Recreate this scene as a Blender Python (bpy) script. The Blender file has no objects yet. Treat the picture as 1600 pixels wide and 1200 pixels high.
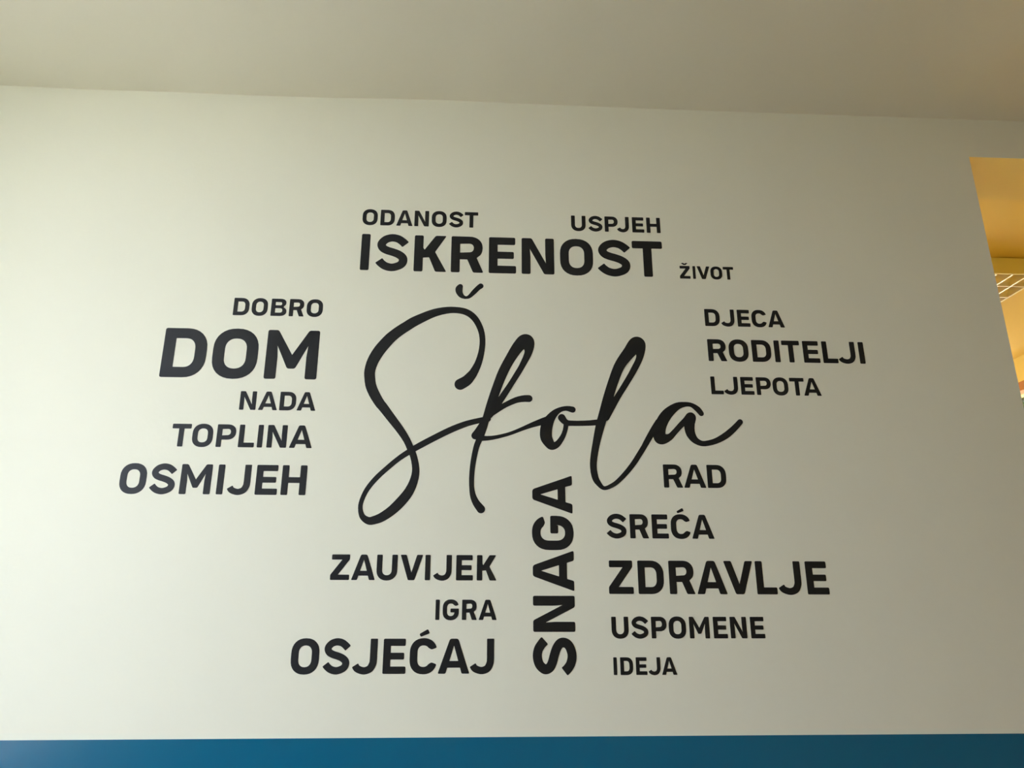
import bpy, bmesh, math, random
import numpy as np
from mathutils import Vector, Matrix
from mathutils.geometry import delaunay_2d_cdt
random.seed(4)
sc = bpy.context.scene
col = sc.collection

# ---------------------------------------------------------------- camera
CAM_Z = 1.6                      # eye level above the floor
PITCH, YAW, ROLL = 0.30854, 0.05065, 0.00101
cp, sp, cy, sy, cr, sr = (math.cos(PITCH), math.sin(PITCH), math.cos(YAW), math.sin(YAW), math.cos(ROLL), math.sin(ROLL))
fwd = Vector((sy*cp, cy*cp, sp)); rt = Vector((cy, -sy, 0)); up = rt.cross(fwd)
rt2 = rt*cr + up*sr; up2 = -rt*sr + up*cr
cam_data = bpy.data.cameras.new('camera'); cam = bpy.data.objects.new('camera', cam_data); col.objects.link(cam)
cam.matrix_world = Matrix(((rt2.x, up2.x, -fwd.x, 0), (rt2.y, up2.y, -fwd.y, 0), (rt2.z, up2.z, -fwd.z, CAM_Z), (0, 0, 0, 1)))
cam_data.sensor_width = 36; cam_data.lens = 1150 / 1600 * 36; cam_data.clip_start = .02; cam_data.clip_end = 200
sc.camera = cam

# ---------------------------------------------------------------- daylight and exposure
SKY = (0.875, 0.945, 1.22); SKY_STRENGTH = 21.0
world = bpy.data.worlds.new('overcast_sky'); sc.world = world; world.use_nodes = True
bg = world.node_tree.nodes['Background']; bg.inputs[0].default_value = (*SKY, 1); bg.inputs[1].default_value = SKY_STRENGTH
sc.view_settings.view_transform = 'Standard'; sc.view_settings.look = 'None'; sc.view_settings.gamma = 1
sc.view_settings.use_curve_mapping = False; sc.view_settings.exposure = 0.15

# windows: (y0, y1, z0, z1)
LEFT_WIN = (-0.1, 1.05, 1.05, 3.08)
FAR_WIN = (3.9, 4.9, 1.2, 2.966)
ADDED_WIN = (-0.6, 2.4, 1.0, 2.7)          # x range and heights, unseen window added in end wall to brighten far room
ROOM_X0, ROOM_X1 = -2.05, 3.28
def portal(name, x, win, direction):
    """marks a window opening for the sky light (gives no light of its own)"""
    l = bpy.data.lights.new(name, 'AREA'); l.shape = 'RECTANGLE'; l.size = win[3]-win[2]; l.size_y = win[1]-win[0]
    l.cycles.is_portal = True
    o = bpy.data.objects.new(name, l); col.objects.link(o)
    o.location = (x, (win[0]+win[1])/2, (win[2]+win[3])/2); o.rotation_euler = (0, -math.pi/2 * direction, 0)
    return o
portal('window_daylight', ROOM_X0 - .02, LEFT_WIN, 1)
portal('window_daylight', ROOM_X1 + .02, FAR_WIN, -1)
p3 = portal('window_daylight', 0, ADDED_WIN, 1); p3.location = ((ADDED_WIN[0]+ADDED_WIN[1])/2, 6.62, (ADDED_WIN[2]+ADDED_WIN[3])/2); p3.rotation_euler = (-math.pi/2, 0, 0); p3.data.size = ADDED_WIN[1]-ADDED_WIN[0]; p3.data.size_y = ADDED_WIN[3]-ADDED_WIN[2]  # guides sky light through the added end window

# ---------------------------------------------------------------- materials
def paint(name, rgb, rough=.6, bump=.0, scale=60, metal=0.0, mottled=.0, spec=.5):
    m = bpy.data.materials.new(name); m.use_nodes = True; nt = m.node_tree; b = nt.nodes['Principled BSDF']
    b.inputs['Base Color'].default_value = (*rgb, 1); b.inputs['Roughness'].default_value = rough; b.inputs['Metallic'].default_value = metal
    b.inputs['Specular IOR Level'].default_value = spec
    tc = nt.nodes.new('ShaderNodeTexCoord')
    if mottled:
        n = nt.nodes.new('ShaderNodeTexNoise'); n.inputs['Scale'].default_value = 2.2; n.inputs['Detail'].default_value = 4
        nt.links.new(tc.outputs['Object'], n.inputs['Vector'])
        mx = nt.nodes.new('ShaderNodeMix'); mx.data_type = 'RGBA'
        mx.inputs['A'].default_value = (*[c*(1-mottled) for c in rgb], 1); mx.inputs['B'].default_value = (*[min(1, c*(1+mottled)) for c in rgb], 1)
        nt.links.new(n.outputs['Fac'], mx.inputs['Factor']); nt.links.new(mx.outputs['Result'], b.inputs['Base Color'])
    if bump:
        n2 = nt.nodes.new('ShaderNodeTexNoise'); n2.inputs['Scale'].default_value = scale; n2.inputs['Detail'].default_value = 6
        bp = nt.nodes.new('ShaderNodeBump'); bp.inputs['Strength'].default_value = bump; bp.inputs['Distance'].default_value = .002
        nt.links.new(tc.outputs['Object'], n2.inputs['Vector']); nt.links.new(n2.outputs['Fac'], bp.inputs['Height']); nt.links.new(bp.outputs['Normal'], b.inputs['Normal'])
    return m

M_WALL = paint('cream_wall_paint', (.78, .77, .595), .6, .25, 55, mottled=.02, spec=.3)
M_CEIL = paint('ceiling_paint', (.82, .785, .62), .7, .25, 45, mottled=.02, spec=.3)
M_BLUE = paint('blue_dado_paint', (.0, .115, .20), .27, .1, 55, mottled=.03, spec=.5)
M_YELLOW = paint('yellow_wall_paint', (.84, .62, .14), .6, .25, 55, mottled=.02)
M_OCHRE = paint('ochre_wall_paint', (.56, .36, .06), .6, .25, 55, mottled=.02)
M_BROWN = paint('tan_wall_paint', (.38, .24, .06), .6, .25, 55, mottled=.02)
M_YCEIL = paint('warm_ceiling_paint', (.86, .62, .15), .7, .25, 55, mottled=.02)
M_VINYL = paint('black_vinyl', (.010, .011, .0102), .5, .12, 25, spec=.3)
M_WOOD = paint('orange_varnished_wood', (.42, .15, .03), .35, .3, 20, mottled=.2)
M_WHITE = paint('white_enamel', (.8, .8, .78), .35)
M_FLOOR = paint('beige_linoleum', (.15, .09, .03), .5, .1, 30, mottled=.15)
M_METAL = paint('bright_aluminium', (.93, .84, .58), .34, 0, metal=.85)
M_HOUSING = paint('cream_enamel', (.90, .80, .36), .5)
M_TUBE = paint('unlit_tube_glass', (.85, .85, .82), .2)
M_GRASS = paint('pale_paving', (.50, .46, .40), .9, .5, 12, mottled=.35)
M_LEAF = paint('leaf', (.05, .085, .01), .6, mottled=.3)
M_BARK = paint('bark', (.12, .08, .05), .9, .8, 20, mottled=.2)
def pane_material():
    m = bpy.data.materials.new('clear_pane'); m.use_nodes = True; nt = m.node_tree
    for n in list(nt.nodes): nt.nodes.remove(n)
    o = nt.nodes.new('ShaderNodeOutputMaterial'); t = nt.nodes.new('ShaderNodeBsdfTransparent'); t.inputs[0].default_value = (.96, .98, .97, 1)
    g = nt.nodes.new('ShaderNodeBsdfGlossy'); g.inputs['Roughness'].default_value = .02; mx = nt.nodes.new('ShaderNodeMixShader'); mx.inputs[0].default_value = .06
    nt.links.new(t.outputs[0], mx.inputs[1]); nt.links.new(g.outputs[0], mx.inputs[2]); nt.links.new(mx.outputs[0], o.inputs[0]); return m
M_PANE = pane_material()

# ---------------------------------------------------------------- helpers
def obj(name, verts, faces, mats, parent=None, loc=(0, 0, 0), mat_of=None):
    me = bpy.data.meshes.new(name); me.from_pydata([tuple(v) for v in verts], [], faces); me.validate()
    for m in (mats if isinstance(mats, (list, tuple)) else [mats]): me.materials.append(m)
    if mat_of:
        for p in me.polygons: p.material_index = mat_of(p)
    o = bpy.data.objects.new(name, me); col.objects.link(o); o.location = loc
    if parent: o.parent = parent
    return o
def boxes(*bs):
    V, F = [], []
    for (x0, x1, y0, y1, z0, z1) in bs:
        n = len(V)
        V += [(x0,y0,z0),(x1,y0,z0),(x1,y1,z0),(x0,y1,z0),(x0,y0,z1),(x1,y0,z1),(x1,y1,z1),(x0,y1,z1)]
        F += [tuple(n+i for i in f) for f in ((0,3,2,1),(4,5,6,7),(0,1,5,4),(1,2,6,5),(2,3,7,6),(3,0,4,7))]
    return V, F
def struct(o): o['kind'] = 'structure'; return o
def thing(name, label, cat, loc, group=None):
    o = bpy.data.objects.new(name, None); col.objects.link(o); o.location = loc; o.empty_display_size = .1
    o['label'] = label; o['category'] = cat
    if group: o['group'] = group
    return o

# ---------------------------------------------------------------- the setting
WY = 1.9; WB = 2.131                 # front and back face of the lettered wall
X_END = 1.525                        # where the wall stops at the opening
CEIL = CAM_Z + 1.515; LINTEL = CAM_Z + 1.3756; DADO = CAM_Z - .2653
Y0, Y1 = -2.6, 6.6
# lettered wall with the lintel over the opening, one mesh
xs = [ROOM_X0, X_END, ROOM_X1]
V = []
for y in (WY, WB):
    V += [(ROOM_X0,y,0),(X_END,y,0),(X_END,y,LINTEL),(ROOM_X1,y,LINTEL),(ROOM_X1,y,CEIL+.05),(ROOM_X0,y,CEIL+.05),(X_END,y,CEIL+.05),(ROOM_X0,y,LINTEL)]
F = [(0,1,2,7),(7,2,6,5),(2,3,4,6),(8,15,10,9),(15,13,14,10),(10,14,12,11),(1,9,10,2),(2,10,11,3),(0,8,9,1),(5,6,14,13),(6,4,12,14),(0,7,15,8),(7,5,13,15),(3,11,12,4)]
struct(obj('wall_back', V, F, [M_WALL, M_YELLOW], mat_of=lambda p: 0 if p.center.y < WY + .001 else 1))
# ceiling of the front room; its rear edge wanders a few millimetres, as plaster does
ex = [(ROOM_X0,0),(-1.6,.001),(-1.44,.002),(-1.37,.0005),(-1.16,-.002),(-.94,-.001),(-.70,-.003),(-.44,-.0015),(-.28,.002),(-.12,.004),(.15,.001),(.5,-.001),(.9,-.001),(1.2,-.0005),(1.6,0),(ROOM_X1,0)]
V, F = [], []
rows = [(WY, 1.0), (1.75, .7), (1.45, .25), (1.1, 0), (Y0, 0)]
for y, k in rows:
    for x, dz in ex: V.append((x, y, CEIL + dz*k))
n = len(ex)
for r in range(len(rows)-1):
    for i in range(n-1): a = r*n+i; F.append((a, a+1, a+n+1, a+n))
m0 = len(V)
for y in (WY, Y0):
    for x in (ROOM_X0, ROOM_X1): V.append((x, y, CEIL+.12))
F += [(m0, m0+2, m0+3, m0+1)]
struct(obj('ceiling', V, F, M_CEIL))
struct(obj('ceiling', *boxes((ROOM_X0, ROOM_X1, WB, Y1, CEIL, CEIL+.12)), M_YCEIL))
struct(obj('floor', *boxes((ROOM_X0, ROOM_X1, Y0, Y1, -.12, 0)), M_FLOOR))
struct(obj('trim_1', *boxes((ROOM_X0, X_END, WY-.0015, WY, 0, DADO)), M_BLUE))         # blue painted dado
T = .25
# left wall
a, b, c, d = LEFT_WIN; H = CEIL + .12
V, F = boxes((ROOM_X0-T,ROOM_X0,Y0,a,0,H),(ROOM_X0-T,ROOM_X0,b,WY+.1,0,H),(ROOM_X0-T,ROOM_X0,a,b,0,c),(ROOM_X0-T,ROOM_X0,a,b,d,H),(ROOM_X0-T,ROOM_X0,WY+.1,Y1,0,H))
struct(obj('wall_left', V, F, [M_WALL, M_YELLOW], mat_of=lambda p: 1 if p.center.y > WY+.1 else 0))
a, b, c, d = FAR_WIN
V, F = boxes((ROOM_X1,ROOM_X1+T,Y0,WY+.1,0,H),(ROOM_X1,ROOM_X1+T,WY+.1,a,0,H),(ROOM_X1,ROOM_X1+T,a,b,0,c),(ROOM_X1,ROOM_X1+T,a,b,d,H),(ROOM_X1,ROOM_X1+T,b,Y1,0,H))
struct(obj('wall_right', V, F, [M_BROWN, M_YELLOW], mat_of=lambda p: 1 if p.center.y > WY+.1 else 0))
struct(obj('wall_front', *boxes((ROOM_X0-T,ROOM_X1+T,Y0-T,Y0,0,H)), M_OCHRE))
a, b, c, d = ADDED_WIN
struct(obj('wall_far', *boxes((ROOM_X0-T,a,Y1,Y1+T,0,H),(b,ROOM_X1+T,Y1,Y1+T,0,H),(a,b,Y1,Y1+T,0,c),(a,b,Y1,Y1+T,d,H)), M_YELLOW))
w3 = struct(obj('added_window', *boxes((a,b,Y1+.02,Y1+.09,c,c+.06),(a,b,Y1+.02,Y1+.09,d-.06,d),(a,a+.06,Y1+.02,Y1+.09,c+.06,d-.06),(b-.06,b,Y1+.02,Y1+.09,c+.06,d-.06),((a+b)/2-.03,(a+b)/2+.03,Y1+.02,Y1+.09,c+.06,d-.06)), M_WOOD))  # unseen window, put in to brighten the far room's ceiling and soffit
for xa, xb in ((a+.06,(a+b)/2-.03),((a+b)/2+.03,b-.06)): obj('pane', *boxes((xa,xb,Y1+.052,Y1+.058,c+.06,d-.06)), M_PANE, w3)
def window(name, x, face, win, frame_m, fw, bars):
    """casement frame with mullions set in the opening; panes are parts"""
    a, b, c, d = win; x0, x1 = sorted((x, x + face*.07))
    bs = [(x0,x1,a,b,c,c+fw),(x0,x1,a,b,d-fw,d),(x0,x1,a,a+fw,c+fw,d-fw),(x0,x1,b-fw,b,c+fw,d-fw)]
    st = (b-a)/bars
    for i in range(1, bars): bs.append((x0+.003,x1-.003,a+st*i-fw/2,a+st*i+fw/2,c+fw,d-fw))
    w = struct(obj(name, *boxes(*bs), frame_m))
    for i in range(bars):
        ya = a+st*i+(fw if i == 0 else fw/2); yb = a+st*(i+1)-(fw if i == bars-1 else fw/2)
        obj('pane', *boxes(((x0+x1)/2-.003,(x0+x1)/2+.003,ya,yb,c+fw,d-fw)), M_PANE, w)
    return w
window('window_1', ROOM_X0-.12, 1, LEFT_WIN, M_WHITE, .05, 2)
window('window_2', ROOM_X1, 1, FAR_WIN, M_WOOD, .052, 2)
struct(obj('ground', *boxes((-40, 40, -40, 40, -.5, -.4)), M_GRASS))

# ---------------------------------------------------------------- lettering outlines (cap height 1, width W, stem w, bar h)
def arc(cx, cy, rx, ry, a0, a1, n=9, e=2.25):
    out = []
    for i in range(n):
        a = math.radians(a0 + (a1 - a0) * i / (n - 1)); c, s = math.cos(a), math.sin(a)
        out.append((cx + rx * math.copysign(abs(c) ** (2 / e), c), cy + ry * math.copysign(abs(s) ** (2 / e), s)))
    return out

def fillet(poly, r=0.04):
    """round the corners of a closed polygon whose points may carry their own radius (x, y, r)"""
    out = []; n = len(poly)
    for i in range(n):
        p = poly[i]; a = poly[i - 1]; b = poly[(i + 1) % n]
        rr = p[2] if len(p) > 2 else r
        va = (a[0] - p[0], a[1] - p[1]); vb = (b[0] - p[0], b[1] - p[1])
        la = math.hypot(*va); lb = math.hypot(*vb)
        if la < 1e-9 or lb < 1e-9: continue
        cosang = (va[0] * vb[0] + va[1] * vb[1]) / (la * lb)
        if rr <= 0 or cosang < -0.93: out.append((p[0], p[1])); continue
        d = min(rr, la * .45, lb * .45)
        A = (p[0] + va[0] / la * d, p[1] + va[1] / la * d); B = (p[0] + vb[0] / lb * d, p[1] + vb[1] / lb * d)
        for t in (0, .25, .5, .75, 1):
            out.append(((1-t)**2 * A[0] + 2*t*(1-t) * p[0] + t*t * B[0], (1-t)**2 * A[1] + 2*t*(1-t) * p[1] + t*t * B[1]))
    return out

def spline(pts, n=8):
    """Catmull-Rom through tuples of any length"""
    P = [pts[0]] + list(pts) + [pts[-1]]; out = []
    for i in range(1, len(P) - 2):
        for k in range(n):
            t = k / n
            out.append(tuple(.5 * ((2 * b) + (c - a) * t + (2*a - 5*b + 4*c - d) * t*t + (3*b - a - 3*c + d) * t**3)
                             for a, b, c, d in zip(P[i-1], P[i], P[i+1], P[i+2])))
    out.append(tuple(P[-2])); return out

def ribbon(line, r=.03):
    """closed outline of a stroke along a dense line of (x, y, width), butt ends with small round corners"""
    L, Rr = [], []; n = len(line)
    for i, p in enumerate(line):
        a = line[max(i - 1, 0)]; b = line[min(i + 1, n - 1)]
        dx, dy = b[0] - a[0], b[1] - a[1]; l = math.hypot(dx, dy) or 1
        nx, ny = -dy / l * p[2] / 2, dx / l * p[2] / 2
        L.append((p[0] + nx, p[1] + ny)); Rr.append((p[0] - nx, p[1] - ny))
    poly = L + Rr[::-1]; m = len(L)
    ends = {0, m - 1, m, 2 * m - 1}
    out = []
    step = []
    for i, q in enumerate(poly):
        if i in ends: step.append((q[0], q[1], r))
        else:
            # drop neighbours crowding an end corner
            if any(math.hypot(q[0] - poly[e][0], q[1] - poly[e][1]) < r * 1.6 for e in ends): continue
            step.append((q[0], q[1], 0))
    return fillet(step)

def fit_width(cs, W):
    x0 = min(p[0] for c in cs for p in c); x1 = max(p[0] for c in cs for p in c)
    return [[((p[0] - x0) / (x1 - x0) * W, p[1]) for p in c] for c in cs]

def glyph(ch, W, w):
    h = w * .93; o = .014
    if ch == 'I': return [fillet([(0,0),(W,0),(W,1),(0,1)])]
    if ch == 'L': return [fillet([(0,0),(W,0),(W,h),(w,h,.01),(w,1),(0,1)])]
    if ch == 'T': c = W / 2; return [fillet([(c-w/2,0),(c+w/2,0),(c+w/2,1-h,.01),(W,1-h),(W,1),(0,1),(0,1-h),(c-w/2,1-h,.01)])]
    if ch == 'E': m = W * .92; a, b = .5 - h*.47, .5 + h*.47; return [fillet([(0,0),(W,0),(W,h),(w,h,.01),(w,a,.01),(m,a),(m,b),(w,b,.01),(w,1-h,.01),(W*.97,1-h),(W*.97,1),(0,1)])]
    if ch == 'H': a, b = .5 - h*.47, .5 + h*.47; return [fillet([(0,0),(w,0),(w,a,.01),(W-w,a,.01),(W-w,0),(W,0),(W,1),(W-w,1),(W-w,b,.01),(w,b,.01),(w,1),(0,1)])]
    if ch == 'N': a = w * 1.05 + .02; return [fillet([(0,0),(w,0),(w,.48,0),(w-.015,.70,.01),(W-a,0),(W,0),(W,1),(W-w,1),(W-w,.52,0),(W-w+.015,.30,.01),(a,1),(0,1)])]
    if ch == 'M': b = w * .9; c = .075 * W; return [fillet([(0,0),(w,0),(w,.45,0),(w-.02,.68,.01),(W/2-c,.21),(W/2+c,.21),(W-w+.02,.68,.01),(W-w,.45,0),(W-w,0),(W,0),(W,1),(W-b,1),(W/2,.49,.01),(b,1),(0,1)])]
    if ch == 'A':
        t = w * .56; f = w * 1.06; s = (W/2 - t); c = W / 2
        yb, yt = .17, .17 + h*.92
        lx = lambda y: f + (c - .03 - f + .03) * (y / .86) # inner edge of the left leg
        return [fillet([(0,0),(f,0),(lx(yb),yb,.015),(W-lx(yb),yb,.015),(W-f,0),(W,0),(c+t,1,.06),(c-t,1,.06)]),
                fillet([(lx(yt)+.005,yt,.01),(W-lx(yt)-.005,yt,.01),(c,.80,.02)], .01)]
    if ch == 'V': t = w * .58; a = w * 1.08; c = W / 2; return [fillet([(0,1),(c-t,0,.05),(c+t,0,.05),(W,1),(W-a,1),(c,.30,.01),(a,1)])]
    if ch == 'K': return [fillet([(0,0),(w,0),(w,.38,.01),(W*.46,.395,.02),(W-w*1.25,0),(W,0),(W*.64,.545,.02),(W*.98,1),(W*.98-w*1.22,1),(w+.04*W,.60,.01),(w,.66,0),(w,1),(0,1)])]
    if ch == 'Z': return [fillet([(0,0),(W,0),(W,h),(W*.40,h,.01),(W*.98,1-h*.95),(W*.98,1),(W*.03,1),(W*.03,1-h),(W*.58,1-h,.01),(0,h*.98)])]
    if ch in 'DO':
        k = .42
        if ch == 'O':
            out = arc(W/2,1-k+o,W/2,k,180,90)+arc(W/2,1-k+o,W/2,k,90,0)+arc(W/2,k-o,W/2,k,0,-90)+arc(W/2,k-o,W/2,k,-90,-180)
            q = k - h; v = W/2 - w
            inn = arc(W/2,1-k+o,v,q,180,90)+arc(W/2,1-k+o,v,q,90,0)+arc(W/2,k-o,v,q,0,-90)+arc(W/2,k-o,v,q,-90,-180)
            return [out, inn]
        x = W * .50
        out = fillet([(0,1,.04),(0,0,.04)]+[p+(0,) for p in arc(x,k,W-x,k,-90,0)]+[p+(0,) for p in arc(x,1-k,W-x,k,0,90)])
        q = k - h; v = W - w - x
        inn = fillet([(w,1-h,.01),(w,h,.01)]+[p+(0,) for p in arc(x,k,v,q,-90,0)]+[p+(0,) for p in arc(x,1-k,v,q,0,90)])
        return [out, inn]
    if ch in 'PR':
        y0 = .325 if ch == 'P' else .36; k = (1 - y0) / 2; x = W * .55; WW = W if ch == 'P' else W * .97
        bowl_lo = [p+(0,) for p in arc(x,y0+k,WW-x,k,-90,0)]; bowl_hi = [p+(0,) for p in arc(x,y0+k,WW-x,k,0,90)]
        q = k - h*.96; v = WW - w - x
        inn = fillet([(w,1-h,.01),(w,y0+h*.9,.01)]+[p+(0,) for p in arc(x,y0+k,v,q,-90,0)]+[p+(0,) for p in arc(x,y0+k,v,q,0,90)][1:])
        if ch == 'P': out = fillet([(0,1,.04),(0,0,.04),(w,0,.04),(w,y0,.01)]+bowl_lo+bowl_hi[1:])
        else: out = fillet([(0,1,.04),(0,0,.04),(w,0,.04),(w,y0,.01),(W*.50,y0,.01),(W-w*1.15,0,.04),(W,0,.04),(W*.79,y0+.045,.01)]+bowl_lo[5:]+bowl_hi[1:])
        return [out, inn]
    if ch == 'B':
        x = W * .58; m = .53; k1 = (1 - m) / 2; k0 = m / 2; W1 = W * .95
        out = fillet([(0,1,.04),(0,0,.04)]+[p+(0,) for p in arc(x,k0,W-x,k0,-90,62)]+[p+(0,) for p in arc(x,m+k1,W1-x,k1,-52,90)])
        hh = h * .93
        def hole(y0, y1, we): kk = (y1 - y0) / 2; return fillet([(w,y1,.01),(w,y0,.01)]+[p+(0,) for p in arc(x,y0+kk,we-w-x,kk,-90,90,11)])
        return [out, hole(hh, m - hh*.42, W), hole(m + hh*.45, 1 - hh, W1)]
    if ch == 'U':
        k = .42; out = [p+(0,) for p in arc(W/2,k-o,W/2,k,180,270)]+[p+(0,) for p in arc(W/2,k-o,W/2,k,270,360)][1:]
        inn = [p+(0,) for p in arc(W/2,k-o,W/2-w,k-h,360,270)]+[p+(0,) for p in arc(W/2,k-o,W/2-w,k-h,270,180)][1:]
        return [fillet([(0,1,.04)]+out+[(W,1,.04),(W-w,1,.04)]+inn+[(w,1,.04)])]
    if ch == 'J':
        x = W - w/2; yb = h/2 - o
        line = spline([(x,1,w),(x,.8,w),(x,.60,w),(x,.42,w),(x-.02*W,.29,w),(x-.13*W,.15,w*.98),(x-.33*W,yb,h),(.33*W,yb+.015,h),(.17*W,.16,h*1.02),(.09*W,.245,h*1.04)],6)
        return fit_width([ribbon(line)], W)
    if ch in 'CG':
        c = W / 2; k = .42; v = c - w; q = k - h; hi = 1 - k + o; lo = k - o; a = 32
        z = lambda pts: [p+(0,) for p in pts]
        top_out = z(arc(c,hi,c,k,a,90)) + z(arc(c,hi,c,k,90,180))[1:] + z(arc(c,lo,c,k,180,270))
        top_in = z(arc(c,lo,v,q,270,180)) + z(arc(c,hi,v,q,180,90)) + z(arc(c,hi,v,q,90,a+8))[1:]
        if ch == 'C': low = z(arc(c,lo,c,k,270,360-a))[1:] + [(W*.985,.268,.04),(W*.79,.325,.04)] + z(arc(c,lo,v,q,352-a,270))[:-1]
        else: low = z(arc(c,lo,c,k,270,360))[1:] + [(W,.56,.04),(W*.48,.56,.04),(W*.48,.56-h*.92,.04),(W-w,.56-h*.92,.01)] + z(arc(c,lo,v,q,360,270))[:-1]
        return fit_width([fillet([(W*.985,.742,.04)] + top_out + low + top_in + [(W*.79,.685,.04)])], W)
    if ch == 'S':
        P = [(.90,.728),(.80,.81),(.66,.885),(.48,1-h/2+o),(.30,.868),(.185,.775),(.165,.69),(.23,.605),(.36,.550),(.52,.51),(.69,.455),(.815,.375),(.845,.285),(.80,.19),(.68,.125),(.50,h/2-o),(.31,.125),(.18,.20),(.10,.275)]
        line = spline([(x*W, y, (w*.98+h)/2*(1.0 if i in (0,18) else .98)) for i,(x,y) in enumerate(P)],5)
        return fit_width([ribbon(line)], W)
    if ch == 'Ć':
        g = glyph('C', W, w); c = W * .52; return g + [fillet([(c-.15,1.135),(c-.105,1.05),(c+.17,1.155),(c+.11,1.28)],.04)]
    if ch == 'Ž':
        g = glyph('Z', W, w); c = W * .5; return g + [fillet([(c-.24,1.22),(c-.10,1.245),(c,1.18,.01),(c+.12,1.245),(c+.24,1.22),(c+.08,1.08),(c-.08,1.08)],.02)]
    raise ValueError(ch)

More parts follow.
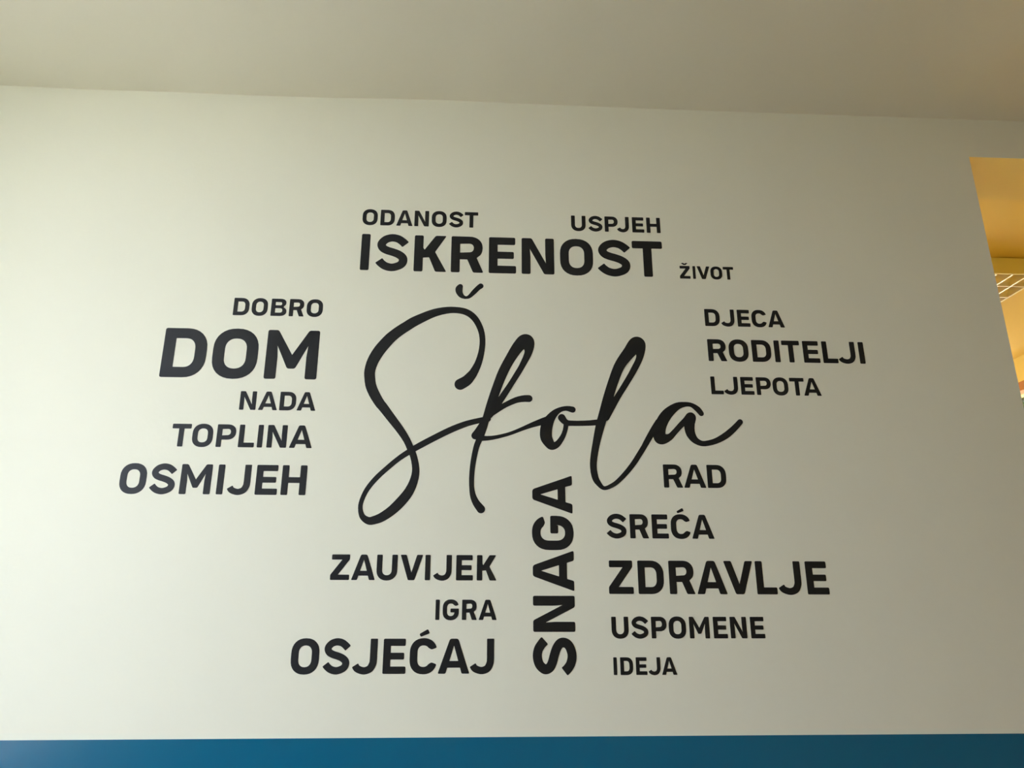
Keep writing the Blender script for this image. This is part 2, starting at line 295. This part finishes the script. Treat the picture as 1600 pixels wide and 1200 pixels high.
# placed letters: word, baseline and cap height (m, relative to eye level), then letter, left edge, width
WORD_DATA = [
    ('ODANOST', 1.0803, 0.0505, 0.223, [('O', -0.3364, 0.0433), ('D', -0.2847, 0.0407), ('A', -0.2392, 0.0473), ('N', -0.1871, 0.0415), ('O', -0.1374, 0.0431), ('S', -0.0869, 0.0409), ('T', -0.0421, 0.0393)]),
    ('ISKRENOST', 0.9366, 0.1141, 0.223, [('I', -0.3344, 0.0247), ('S', -0.2915, 0.0906), ('K', -0.1837, 0.093), ('R', -0.0785, 0.0928), ('E', 0.0293, 0.0783), ('N', 0.1236, 0.0937), ('O', 0.2345, 0.0956), ('S', 0.3434, 0.0955), ('T', 0.4451, 0.0886)]),
    ('USPJEH', 1.0789, 0.0502, 0.223, [('U', 0.2692, 0.0426), ('S', 0.32, 0.0417), ('P', 0.3681, 0.0387), ('J', 0.4045, 0.0355), ('E', 0.4494, 0.0353), ('H', 0.4919, 0.0411)]),
    ('ŽIVOT', 0.9335, 0.0403, 0.223, [('Ž', 0.5807, 0.0307), ('I', 0.6192, 0.0078), ('V', 0.6316, 0.0372), ('O', 0.671, 0.034), ('T', 0.7082, 0.0305)]),
    ('DOBRO', 0.7913, 0.0515, 0.223, [('D', -0.6702, 0.0427), ('O', -0.6209, 0.0434), ('B', -0.5685, 0.0426), ('R', -0.519, 0.041), ('O', -0.4716, 0.0441)]),
    ('DOM', 0.6099, 0.14, 0.223, [('D', -0.8417, 0.1154), ('O', -0.71, 0.12), ('M', -0.5686, 0.1393)]),
    ('NADA', 0.523, 0.0511, 0.223, [('N', -0.6232, 0.0425), ('A', -0.5742, 0.0496), ('D', -0.5192, 0.0425), ('A', -0.4739, 0.0495)]),
    ('TOPLINA', 0.4222, 0.0605, 0.223, [('T', -0.7869, 0.0483), ('O', -0.7339, 0.0524), ('P', -0.6719, 0.0487), ('L', -0.6152, 0.0407), ('I', -0.5669, 0.0133), ('N', -0.5424, 0.0506), ('A', -0.4845, 0.0591)]),
    ('OSMIJEH', 0.2995, 0.077, 0.223, [('O', -0.8992, 0.0658), ('S', -0.8236, 0.063), ('M', -0.7488, 0.0773), ('I', -0.6565, 0.0163), ('J', -0.6296, 0.0567), ('E', -0.5596, 0.0556), ('H', -0.4947, 0.063)]),
    ('DJECA', 0.7878, 0.0517, 0.223, [('D', 0.6428, 0.0427), ('J', 0.6895, 0.0386), ('E', 0.7367, 0.0363), ('C', 0.778, 0.0423), ('A', 0.8242, 0.048)]),
    ('RODITELJI', 0.6831, 0.0648, 0.223, [('R', 0.644, 0.0528), ('O', 0.7035, 0.0554), ('D', 0.7692, 0.0545), ('I', 0.8334, 0.015), ('T', 0.8554, 0.0508), ('E', 0.9155, 0.0465), ('L', 0.9708, 0.0429), ('J', 1.0159, 0.0497), ('I', 1.0763, 0.0151)]),
    ('LJEPOTA', 0.5865, 0.0511, 0.223, [('L', 0.644, 0.0346), ('J', 0.6805, 0.0388), ('E', 0.7276, 0.0367), ('P', 0.7714, 0.0411), ('O', 0.8173, 0.0436), ('T', 0.8657, 0.0406), ('A', 0.9037, 0.0494)]),
    ('ZAUVIJEK', 0.0905, 0.0618, 0.223, [('Z', -0.3538, 0.0468), ('A', -0.3023, 0.0586), ('U', -0.2407, 0.0513), ('V', -0.1824, 0.056), ('I', -0.1206, 0.013), ('J', -0.0997, 0.0454), ('E', -0.0431, 0.042), ('K', 0.0085, 0.0494)]),
    ('IGRA', -0.0034, 0.0478, 0.223, [('I', -0.0915, 0.0099), ('G', -0.0739, 0.0397), ('R', -0.0265, 0.0369), ('A', 0.0146, 0.0446)]),
    ('OSJEĆAJ', -0.1263, 0.0796, 0.223, [('O', -0.4323, 0.0664), ('S', -0.3558, 0.0631), ('J', -0.2857, 0.058), ('E', -0.2136, 0.0547), ('Ć', -0.15, 0.064), ('A', -0.0819, 0.0761), ('J', -0.0045, 0.0579)]),
    ('RAD', 0.3281, 0.0616, 0.223, [('R', 0.4963, 0.051), ('A', 0.5499, 0.0592), ('D', 0.6132, 0.0508)]),
    ('SREĆA', 0.1963, 0.0615, 0.223, [('S', 0.3401, 0.0517), ('R', 0.4006, 0.0489), ('E', 0.4579, 0.0429), ('Ć', 0.5076, 0.05), ('A', 0.5614, 0.0585)]),
    ('ZDRAVLJE', 0.059, 0.0819, 0.223, [('Z', 0.3404, 0.0625), ('D', 0.4151, 0.0657), ('R', 0.4946, 0.0654), ('A', 0.5646, 0.0777), ('V', 0.6366, 0.0755), ('L', 0.7185, 0.0523), ('J', 0.7751, 0.0601), ('E', 0.8488, 0.0565)]),
    ('USPOMENE', -0.0463, 0.0511, 0.223, [('U', 0.343, 0.0424), ('S', 0.3924, 0.0424), ('P', 0.4423, 0.0384), ('O', 0.4862, 0.043), ('M', 0.5378, 0.0502), ('E', 0.5982, 0.035), ('N', 0.6409, 0.0412), ('E', 0.6923, 0.0355)]),
    ('IDEJA', -0.1302, 0.0403, 0.223, [('I', 0.3443, 0.0085), ('D', 0.361, 0.0314), ('E', 0.3994, 0.0275), ('J', 0.4302, 0.0295), ('A', 0.4629, 0.0375)]),
]
VERTICAL_WORD = (0.253, 0.1039, 0.227, [('S', -0.1303, 0.0867), ('N', -0.031, 0.0851), ('A', 0.0651, 0.0993), ('G', 0.1658, 0.0863), ('A', 0.2575, 0.0993)])
SCRIPT_STROKES = {
    'caron': [[(-0.0501, 0.8925, 0.0151), (-0.0535, 0.8845, 0.0201), (-0.0524, 0.8747, 0.0182), (-0.0471, 0.8653, 0.0144), (-0.0401, 0.8603, 0.0103), (-0.0323, 0.8588, 0.0081), (-0.0234, 0.8626, 0.0106), (-0.0108, 0.8767, 0.0141), (0.0002, 0.8892, 0.0145), (0.0076, 0.8953, 0.0158)]],
    'S': [[(-0.0437, 0.603, 0.0313), (-0.0275, 0.6133, 0.0296), (-0.0167, 0.6257, 0.0267), (-0.0077, 0.6387, 0.0232), (0.0044, 0.6659, 0.0192), (0.0126, 0.7002, 0.0166), (0.0145, 0.7347, 0.0161), (0.0082, 0.7663, 0.0172), (-0.0086, 0.7972, 0.0185), (-0.0326, 0.815, 0.0192), (-0.0648, 0.8204, 0.0189), (-0.0974, 0.8168, 0.0216), (-0.1296, 0.8064, 0.0246), (-0.1729, 0.784, 0.0287), (-0.1943, 0.7692, 0.0292), (-0.2113, 0.7568, 0.0297), (-0.2267, 0.7439, 0.0302), (-0.2422, 0.7282, 0.0313), (-0.2655, 0.6969, 0.0322), (-0.281, 0.6667, 0.0311), (-0.288, 0.6391, 0.0294), (-0.2873, 0.6178, 0.029), (-0.2825, 0.5938, 0.0286), (-0.2715, 0.5701, 0.0278), (-0.2566, 0.5466, 0.026), (-0.2483, 0.537, 0.0252), (-0.2234, 0.5053, 0.023), (-0.2, 0.4755, 0.0209), (-0.1811, 0.4476, 0.0189), (-0.1694, 0.423, 0.0181), (-0.1599, 0.4003, 0.018), (-0.1538, 0.3679, 0.0192), (-0.1577, 0.339, 0.0216), (-0.1697, 0.3103, 0.0246), (-0.188, 0.2855, 0.0263), (-0.2102, 0.2628, 0.0249), (-0.2327, 0.2465, 0.0235), (-0.2508, 0.2386, 0.0216), (-0.2676, 0.236, 0.0191), (-0.2837, 0.2467, 0.0148), (-0.2902, 0.2668, 0.0118), (-0.2881, 0.2871, 0.0118), (-0.2764, 0.3156, 0.0126), (-0.2552, 0.3444, 0.0133), (-0.2283, 0.3713, 0.0134), (-0.198, 0.3982, 0.0141), (-0.1692, 0.4181, 0.0155), (-0.1436, 0.4339, 0.0169), (-0.0995, 0.4586, 0.017), (-0.0612, 0.4784, 0.0171), (-0.0226, 0.4941, 0.0159), (0.0164, 0.5044, 0.0146), (0.0327, 0.5074, 0.0146)]],
    'k': [[(0.037, 0.518, 0.0167), (0.0506, 0.5371, 0.0168), (0.0708, 0.5697, 0.0174), (0.0945, 0.608, 0.0157), (0.1103, 0.6347, 0.0163), (0.1248, 0.6608, 0.0168), (0.1421, 0.7022, 0.0228), (0.1359, 0.7309, 0.0416), (0.1151, 0.7172, 0.0331), (0.0904, 0.6775, 0.0275), (0.0718, 0.6401, 0.0268), (0.0565, 0.5989, 0.0255), (0.0424, 0.5561, 0.0243), (0.0302, 0.5202, 0.0195), (0.0205, 0.4831, 0.0186), (0.012, 0.4558, 0.017), (0.0032, 0.4336, 0.0154), (-0.003, 0.4044, 0.0144), (-0.007, 0.3754, 0.0138), (-0.0086, 0.3468, 0.0132), (-0.0079, 0.3231, 0.0129), (-0.0043, 0.3025, 0.0154), (0.0039, 0.2839, 0.0182), (0.0167, 0.2677, 0.0214)], [(-0.0008, 0.4613, 0.0209), (0.0086, 0.4755, 0.0195), (0.0227, 0.498, 0.0196), (0.0348, 0.5179, 0.0176), (0.0518, 0.53, 0.0158), (0.0734, 0.5439, 0.0145), (0.0918, 0.554, 0.0155), (0.1102, 0.5619, 0.0169), (0.1286, 0.5656, 0.0188), (0.1418, 0.5658, 0.0198)], [(0.0065, 0.4538, 0.0136), (0.0233, 0.454, 0.0131), (0.0425, 0.4557, 0.0112), (0.0664, 0.4607, 0.0097), (0.0929, 0.4687, 0.0093), (0.1219, 0.4808, 0.0103), (0.1498, 0.4924, 0.0138), (0.1729, 0.5007, 0.0178), (0.1901, 0.5067, 0.0198)]],
    'o': [[(0.2596, 0.5366, 0.0171), (0.2495, 0.5391, 0.0149), (0.2384, 0.5394, 0.0129), (0.224, 0.5349, 0.0142), (0.2104, 0.5249, 0.0193), (0.198, 0.5093, 0.0256), (0.1902, 0.4929, 0.0311), (0.187, 0.4752, 0.0322), (0.1875, 0.4591, 0.0317), (0.193, 0.4472, 0.0284), (0.2019, 0.4362, 0.0224), (0.216, 0.4404, 0.017), (0.2297, 0.4581, 0.0139), (0.2374, 0.4758, 0.0127), (0.2409, 0.492, 0.0131), (0.2407, 0.5001, 0.0128)], [(0.23, 0.5135, 0.0205), (0.2361, 0.5049, 0.0176), (0.2455, 0.4994, 0.0154), (0.2612, 0.4985, 0.0147), (0.2818, 0.4988, 0.0147), (0.3056, 0.5001, 0.0151), (0.3263, 0.5022, 0.0161)]],
    'l': [[(0.3485, 0.5172, 0.0222), (0.3673, 0.5477, 0.0192), (0.3842, 0.5752, 0.0169), (0.4077, 0.6118, 0.017), (0.4315, 0.6517, 0.018), (0.4513, 0.6942, 0.0207), (0.4463, 0.7295, 0.0426), (0.422, 0.7042, 0.0348), (0.3933, 0.6648, 0.0295), (0.3729, 0.6161, 0.0276), (0.3572, 0.5699, 0.0273), (0.3443, 0.5292, 0.0254), (0.3332, 0.493, 0.0244), (0.322, 0.4494, 0.0203), (0.3133, 0.4064, 0.0189), (0.3112, 0.3793, 0.018), (0.3146, 0.3545, 0.0175), (0.3217, 0.3394, 0.0152), (0.3363, 0.3251, 0.0102), (0.3567, 0.331, 0.0114), (0.3782, 0.3464, 0.0122), (0.4124, 0.3835, 0.0139), (0.4415, 0.4254, 0.0148), (0.4692, 0.469, 0.0157), (0.4864, 0.4971, 0.0163)]],
    'a': [[(0.4499, 0.4397, 0.0137), (0.4563, 0.4508, 0.0145), (0.4757, 0.4831, 0.015), (0.49, 0.5069, 0.0127)], [(0.6108, 0.5309, 0.0145), (0.6019, 0.5429, 0.0161), (0.5864, 0.5541, 0.0125), (0.5691, 0.5563, 0.0133), (0.5449, 0.5502, 0.0205), (0.5188, 0.5299, 0.0288), (0.5015, 0.5055, 0.0318), (0.4936, 0.4814, 0.032), (0.4949, 0.4606, 0.0334), (0.5174, 0.4629, 0.0193), (0.5345, 0.4786, 0.0154), (0.5531, 0.4982, 0.0159), (0.5678, 0.5105, 0.0192), (0.5813, 0.5203, 0.0272), (0.5767, 0.5026, 0.0283), (0.5755, 0.4865, 0.0274), (0.579, 0.4706, 0.0241), (0.5893, 0.4559, 0.0185), (0.6063, 0.4476, 0.015), (0.626, 0.4494, 0.015), (0.6482, 0.4565, 0.0158), (0.673, 0.4703, 0.0179), (0.6964, 0.4892, 0.0168), (0.7161, 0.509, 0.0152)]],
}
# ---------------------------------------------------------------- black vinyl words on the wall
THICK = .0005
def plate(name, loops, parent, origin, vertical=False):
    """flat vinyl cut-out from closed outlines in wall coordinates (x, z)"""
    loops = [[(p[0]-origin[0], p[1]-origin[1]) for p in l] for l in loops]
    V, F = [], []
    flat = [p for l in loops for p in l]; n = len(flat)
    V = [(x, -THICK, z) for x, z in flat] + [(x, 0, z) for x, z in flat]
    E, k = [], 0
    for l in loops: E += [(k+i, k+(i+1) % len(l)) for i in range(len(l))]; k += len(l)
    vs, es, fs, ov, oe, of = delaunay_2d_cdt([Vector(p)*100 for p in flat], E, [], 0, 1e-7)
    segs = [(flat[i], flat[j]) for i, j in E]
    SA = np.array([q[0] for q in segs]); SB = np.array([q[1] for q in segs])
    for t in fs:
        idx = [ov[i][0] if ov[i] else -1 for i in t]
        if -1 in idx or len(set(idx)) < 3: continue
        (ax, az), (bx, bz), (cx, cz) = (flat[i] for i in idx); mx, mz = (ax+bx+cx)/3, (az+bz+cz)/3
        c_ = (SA[:, 1] > mz) != (SB[:, 1] > mz)
        xi = SA[c_, 0] + (mz-SA[c_, 1])*(SB[c_, 0]-SA[c_, 0])/(SB[c_, 1]-SA[c_, 1])
        if int((xi > mx).sum()) % 2 == 0: continue
        F.append(tuple(idx) if (bx-ax)*(cz-az)-(bz-az)*(cx-ax) > 0 else tuple(reversed(idx)))
    k = 0
    for l in loops:
        m = len(l); area = sum(l[i-1][0]*l[i][1]-l[i][0]*l[i-1][1] for i in range(m))
        for i in range(m):
            j = (i+1) % m
            F.append((k+i, k+n+i, k+n+j, k+j))
        k += m
    me = bpy.data.meshes.new(name); me.from_pydata(V, [], F)
    bm = bmesh.new(); bm.from_mesh(me); bm.normal_update(); bm.to_mesh(me); bm.free()
    me.materials.append(M_VINYL)
    o = bpy.data.objects.new(name, me); col.objects.link(o); o.parent = parent
    o.location = (origin[0]-parent_world(parent)[0], 0, origin[1]-parent_world(parent)[1])
    return o
def parent_world(o):
    x, z = o.location.x, o.location.z
    while o.parent: o = o.parent; x += o.location.x; z += o.location.z
    return x, z
STEM = .223
LABELS = {
 'ODANOST': 'small black wall lettering ODANOST, above the left half of ISKRENOST',
 'ISKRENOST': 'large bold black wall lettering ISKRENOST, widest word above the script word',
 'USPJEH': 'small black wall lettering USPJEH, above the right end of ISKRENOST',
 'ŽIVOT': 'tiny black wall lettering ŽIVOT, right of ISKRENOST',
 'DOBRO': 'small black wall lettering DOBRO, topmost of the left column above DOM',
 'DOM': 'tallest block lettering in the left column, the black word DOM',
 'NADA': 'small black wall lettering NADA, between DOM and TOPLINA',
 'TOPLINA': 'medium black wall lettering TOPLINA, between NADA and OSMIJEH',
 'OSMIJEH': 'black wall lettering OSMIJEH, lowest and leftmost word of the left column',
 'DJECA': 'small black wall lettering DJECA, above RODITELJI on the right',
 'RODITELJI': 'medium black wall lettering RODITELJI, reaching nearest the yellow room opening',
 'LJEPOTA': 'small black wall lettering LJEPOTA, right below RODITELJI',
 'RAD': 'short black wall lettering RAD, below the tail of the script word',
 'SREĆA': 'medium black wall lettering SREĆA, above ZDRAVLJE',
 'ZDRAVLJE': 'large black wall lettering ZDRAVLJE, biggest word at lower right',
 'USPOMENE': 'black wall lettering USPOMENE, between ZDRAVLJE and IDEJA',
 'IDEJA': 'small black wall lettering IDEJA, lowest word at lower right',
 'ZAUVIJEK': 'medium black wall lettering ZAUVIJEK, at lower left above IGRA',
 'IGRA': 'small black wall lettering IGRA, between ZAUVIJEK and OSJEĆAJ',
 'OSJEĆAJ': 'large black wall lettering OSJEĆAJ, lowest word at lower left',
 'SNAGA': 'bold black wall lettering SNAGA, turned to read upwards below the script word'}
GROUP = 'black words on the cream wall'
def split_accent(ch, loops):
    return (loops[:-1], loops[-1:]) if ch in 'ĆŽ' else (loops, [])
for word, z0, h, w_, letters in WORD_DATA:
    xa = letters[0][1]
    t = thing('wall_lettering', LABELS[word], 'lettering', (xa, WY, CAM_Z + z0), GROUP)
    for ch, x, wd in letters:
        base = {'Ć': 'C', 'Ž': 'Z'}.get(ch, ch)
        g = glyph(ch, wd/h, STEM)
        g = [[(x + px_*h, CAM_Z + z0 + pz*h) for px_, pz in l] for l in g]
        main, acc = split_accent(ch, g)
        o = plate('letter', main, t, (x, CAM_Z + z0))
        if acc: plate('accent', acc, o, (acc[0][0][0], acc[0][0][1]))
xb, h, w_, letters = VERTICAL_WORD
t = thing('wall_lettering', LABELS['SNAGA'], 'lettering', (xb, WY, CAM_Z + letters[0][1]), GROUP)
for ch, z, wd in letters:
    g = [[(xb - pz*h, CAM_Z + z + px_*h) for px_, pz in l] for l in glyph(ch, wd/h, STEM+.004)]
    plate('letter', g, t, (xb, CAM_Z + z))

# the script word: brush strokes united on a fine grid, outlines taken by marching squares
RES = .00075
def brush_field(strokes, ox, oz, nx, nz):
    f = np.full((nz, nx), 9.0)
    for st in strokes:
        for (x, z, w) in spline(st, 14):
            r = w/2; pad = r + .004
            i0 = max(int((x-pad-ox)/RES), 0); i1 = min(int((x+pad-ox)/RES)+2, nx); j0 = max(int((z-pad-oz)/RES), 0); j1 = min(int((z+pad-oz)/RES)+2, nz)
            gx = ox + np.arange(i0, i1)*RES - x; gz = oz + np.arange(j0, j1)*RES - z
            d = np.sqrt(gx[None, :]**2 + gz[:, None]**2) - r
            f[j0:j1, i0:i1] = np.minimum(f[j0:j1, i0:i1], d)
    return np.minimum(f, .004)
def outlines(f, ox, oz):
    """marching squares at level 0; returns closed, thinned loops"""
    ins = f < 0; seg = {}
    key_pt = {}
    def pt(j, i, e):
        k = (j, i, 0) if e == 'b' else (j+1, i, 0) if e == 't' else (j, i, 1) if e == 'l' else (j, i+1, 1)
        if k not in key_pt:
            jj, ii, v = k
            a = f[jj, ii]; b = f[jj+1, ii] if v else f[jj, ii+1]; s = a/(a-b); s = min(max(s, .02), .98)
            key_pt[k] = (ox + (ii + (0 if v else s))*RES, oz + (jj + (s if v else 0))*RES)
        return k
    T = {1:'lb',2:'br',3:'lr',4:'rt',6:'bt',7:'lt',8:'tl',9:'tb',11:'tr',12:'rl',13:'rb',14:'bl'}
    c = ins[:-1,:-1]*1 + ins[:-1,1:]*2 + ins[1:,1:]*4 + ins[1:,:-1]*8
    js, is_ = np.nonzero((c > 0) & (c < 15))
    for j, i in zip(js.tolist(), is_.tolist()):
        v = int(c[j, i])
        pairs = ['lb', 'rt'] if v == 5 else ['br', 'tl'] if v == 10 else [T[v]]
        for p in pairs: seg[pt(j, i, p[0])] = pt(j, i, p[1])
    loops = []
    while seg:
        s, n = next(iter(seg.items())); loop = [s]; del seg[s]
        while n in seg: loop.append(n); n = seg.pop(n)
        P = [key_pt[k] for k in loop]
        if len(P) < 12: continue
        # light smoothing, then drop points that lie on the line of their neighbours
        m = len(P); P = [((P[i-1][0]+2*P[i][0]+P[(i+1)%m][0])/4, (P[i-1][1]+2*P[i][1]+P[(i+1)%m][1])/4) for i in range(m)]
        out = [P[0]]; last = 0
        for q in range(2, m):
            ax, az = P[last]; bx, bz = P[q]; l = math.hypot(bx-ax, bz-az) or 1e-9
            if max(abs((bx-ax)*(P[k][1]-az)-(bz-az)*(P[k][0]-ax))/l for k in range(last+1, q)) > .00012 or q-last > 24:
                out.append(P[q-1]); last = q-1
        if len(out) >= 3: loops.append(out)
    return loops
allp = [p for st in SCRIPT_STROKES.values() for s in st for p in s]
ox = min(p[0] for p in allp) - .03; oz = min(p[1] for p in allp) - .03
nx = int((max(p[0] for p in allp) + .03 - ox)/RES); nz = int((max(p[1] for p in allp) + .03 - oz)/RES)
fields = {k: brush_field(s, ox, oz, nx, nz) for k, s in SCRIPT_STROKES.items()}
over = {'k': [], 'l': [], 'a': ['l'], 'o': ['l', 'k'], 'S': ['k'], 'caron': []}
SX, SZ = float(min(p[0] for p in allp)), float(min(p[1] for p in allp))
t = thing('script_lettering', 'large flowing handwritten black word Škola in the middle of the wall', 'lettering', (SX, WY, CAM_Z + SZ), GROUP)
letters_by = {}
for k in ('S', 'k', 'o', 'l', 'a', 'caron'):
    f = fields[k].copy()
    for q in over[k]: f = np.maximum(f, -(fields[q] + .0006))
    ls = [[(x, CAM_Z + z) for x, z in l] for l in outlines(f, ox, oz)]
    # keep real pieces only
    def area(l): return abs(sum(l[i-1][0]*l[i][1]-l[i][0]*l[i-1][1] for i in range(len(l))))/2
    ls = [l for l in ls if area(l) > 4e-6]
    org = (min(p[0] for l in ls for p in l), min(p[1] for l in ls for p in l))
    letters_by[k] = plate('accent' if k == 'caron' else 'letter', ls, letters_by['S'] if k == 'caron' else t, org)

# ---------------------------------------------------------------- louvred light on the far room's ceiling
LX0, LX1, LY0, LY1, LZ = 1.896, 2.480, 2.805, 4.10, CAM_Z + 1.435
lt = thing('ceiling_light', 'louvred aluminium ceiling light in the yellow room beyond the opening', 'ceiling light', ((LX0+LX1)/2, (LY0+LY1)/2, LZ))
def lpart(name, V, F, m, par=lt):
    c = lt.location; return obj(name, [(v[0]-c.x, v[1]-c.y, v[2]-c.z) for v in V], F, m, par)
top = CEIL - .004
lpart('housing', *boxes((LX0-.008,LX0,LY0-.008,LY1+.008,LZ,top),(LX1,LX1+.008,LY0-.008,LY1+.008,LZ,top),(LX0,LX1,LY0-.008,LY0,LZ,top),(LX0,LX1,LY1,LY1+.008,LZ,top),(LX0,LX1,LY0,LY1,top-.006,top)), M_HOUSING)
NB = 8; sx = (LX1-LX0)/NB
for i in range(0, NB+1):
    x = LX0 + sx*i; b0, b1 = x-.0035, x+.0035; xx0 = max(b0, LX0+.0002); xx1 = min(b1, LX1-.0002)
    lpart('blade', *boxes((xx0, xx1, LY0+.0005, LY1-.0005, LZ-.001, LZ+.042)), M_METAL)
NC = 11; sy_ = (LY1-LY0)/NC
cross = None
for j in range(1, NC):
    y = LY0 + sy_*j
    V, F = [], []
    for i in range(NB):
        xa, xc = LX0+sx*i+.0036, LX0+sx*(i+1)-.0036; n = len(V)
        # wedge lamella, thin edge at the bottom, flared and hollow-sided towards the top
        prof = [(-.002, LZ), (.002, LZ), (.008, LZ+.018), (.020, LZ+.034), (.034, LZ+.042), (-.034, LZ+.042), (-.020, LZ+.034), (-.008, LZ+.018)]
        for x in (xa, xc): V += [(x, y+dy, z) for dy, z in prof]
        m = len(prof)
        F += [(n+q, n+(q+1) % m, n+m+(q+1) % m, n+m+q) for q in range(m)] + [tuple(n+q for q in range(m))[::-1], tuple(n+m+q for q in range(m))]
    lpart('lamella', V, F, M_METAL)
for x in (LX0+.10, (LX0+LX1)/2, LX1-.10):
    V, F = [], []; n = 12
    for y in (LY0+.03, LY1-.03):
        V += [(x+.0077*math.cos(2*math.pi*k/n), y, LZ+.058+.0077*math.sin(2*math.pi*k/n)) for k in range(n)]
    F = [(k, (k+1) % n, n+(k+1) % n, n+k) for k in range(n)] + [tuple(range(n))[::-1], tuple(range(n, 2*n))]
    lpart('tube', V, F, M_TUBE)

# ---------------------------------------------------------------- tree outside the far window
def tree(x, y, hgt, rad, label):
    t = thing('leafy_tree', label, 'tree', (x, y, -.4))
    V, F = [], []; n = 10; st = [(0, .16), (hgt*.3, .12), (hgt*.6, .09), (hgt*.85, .04)]
    for z, r in st: V += [(r*math.cos(2*math.pi*k/n)+.05*math.sin(z), r*math.sin(2*math.pi*k/n), z) for k in range(n)]
    for s in range(len(st)-1): F += [(s*n+k, s*n+(k+1) % n, (s+1)*n+(k+1) % n, (s+1)*n+k) for k in range(n)]
    obj('trunk', V, F, M_BARK, t)
    V, F = [], []
    for _ in range(9500):
        u = Vector((random.gauss(0,1), random.gauss(0,1), random.gauss(0,1))).normalized() * (random.random()**.4)
        c = Vector((u.x*rad, u.y*rad, hgt*.62+u.z*hgt*.40))
        a = Vector((random.gauss(0,1), random.gauss(0,1), random.gauss(0,1))).normalized(); b_ = a.orthogonal().normalized(); L = random.uniform(.09, .16)
        n = len(V); V += [tuple(c-a*L), tuple(c+b_*L*.45), tuple(c+a*L), tuple(c-b_*L*.45)]; F.append((n, n+1, n+2, n+3))
    fo = obj('foliage', V, F, M_LEAF, t); fo['kind'] = 'stuff'
tree(5.5, 6.4, 6.0, 1.9, 'bright green leafy tree outside the far room window')
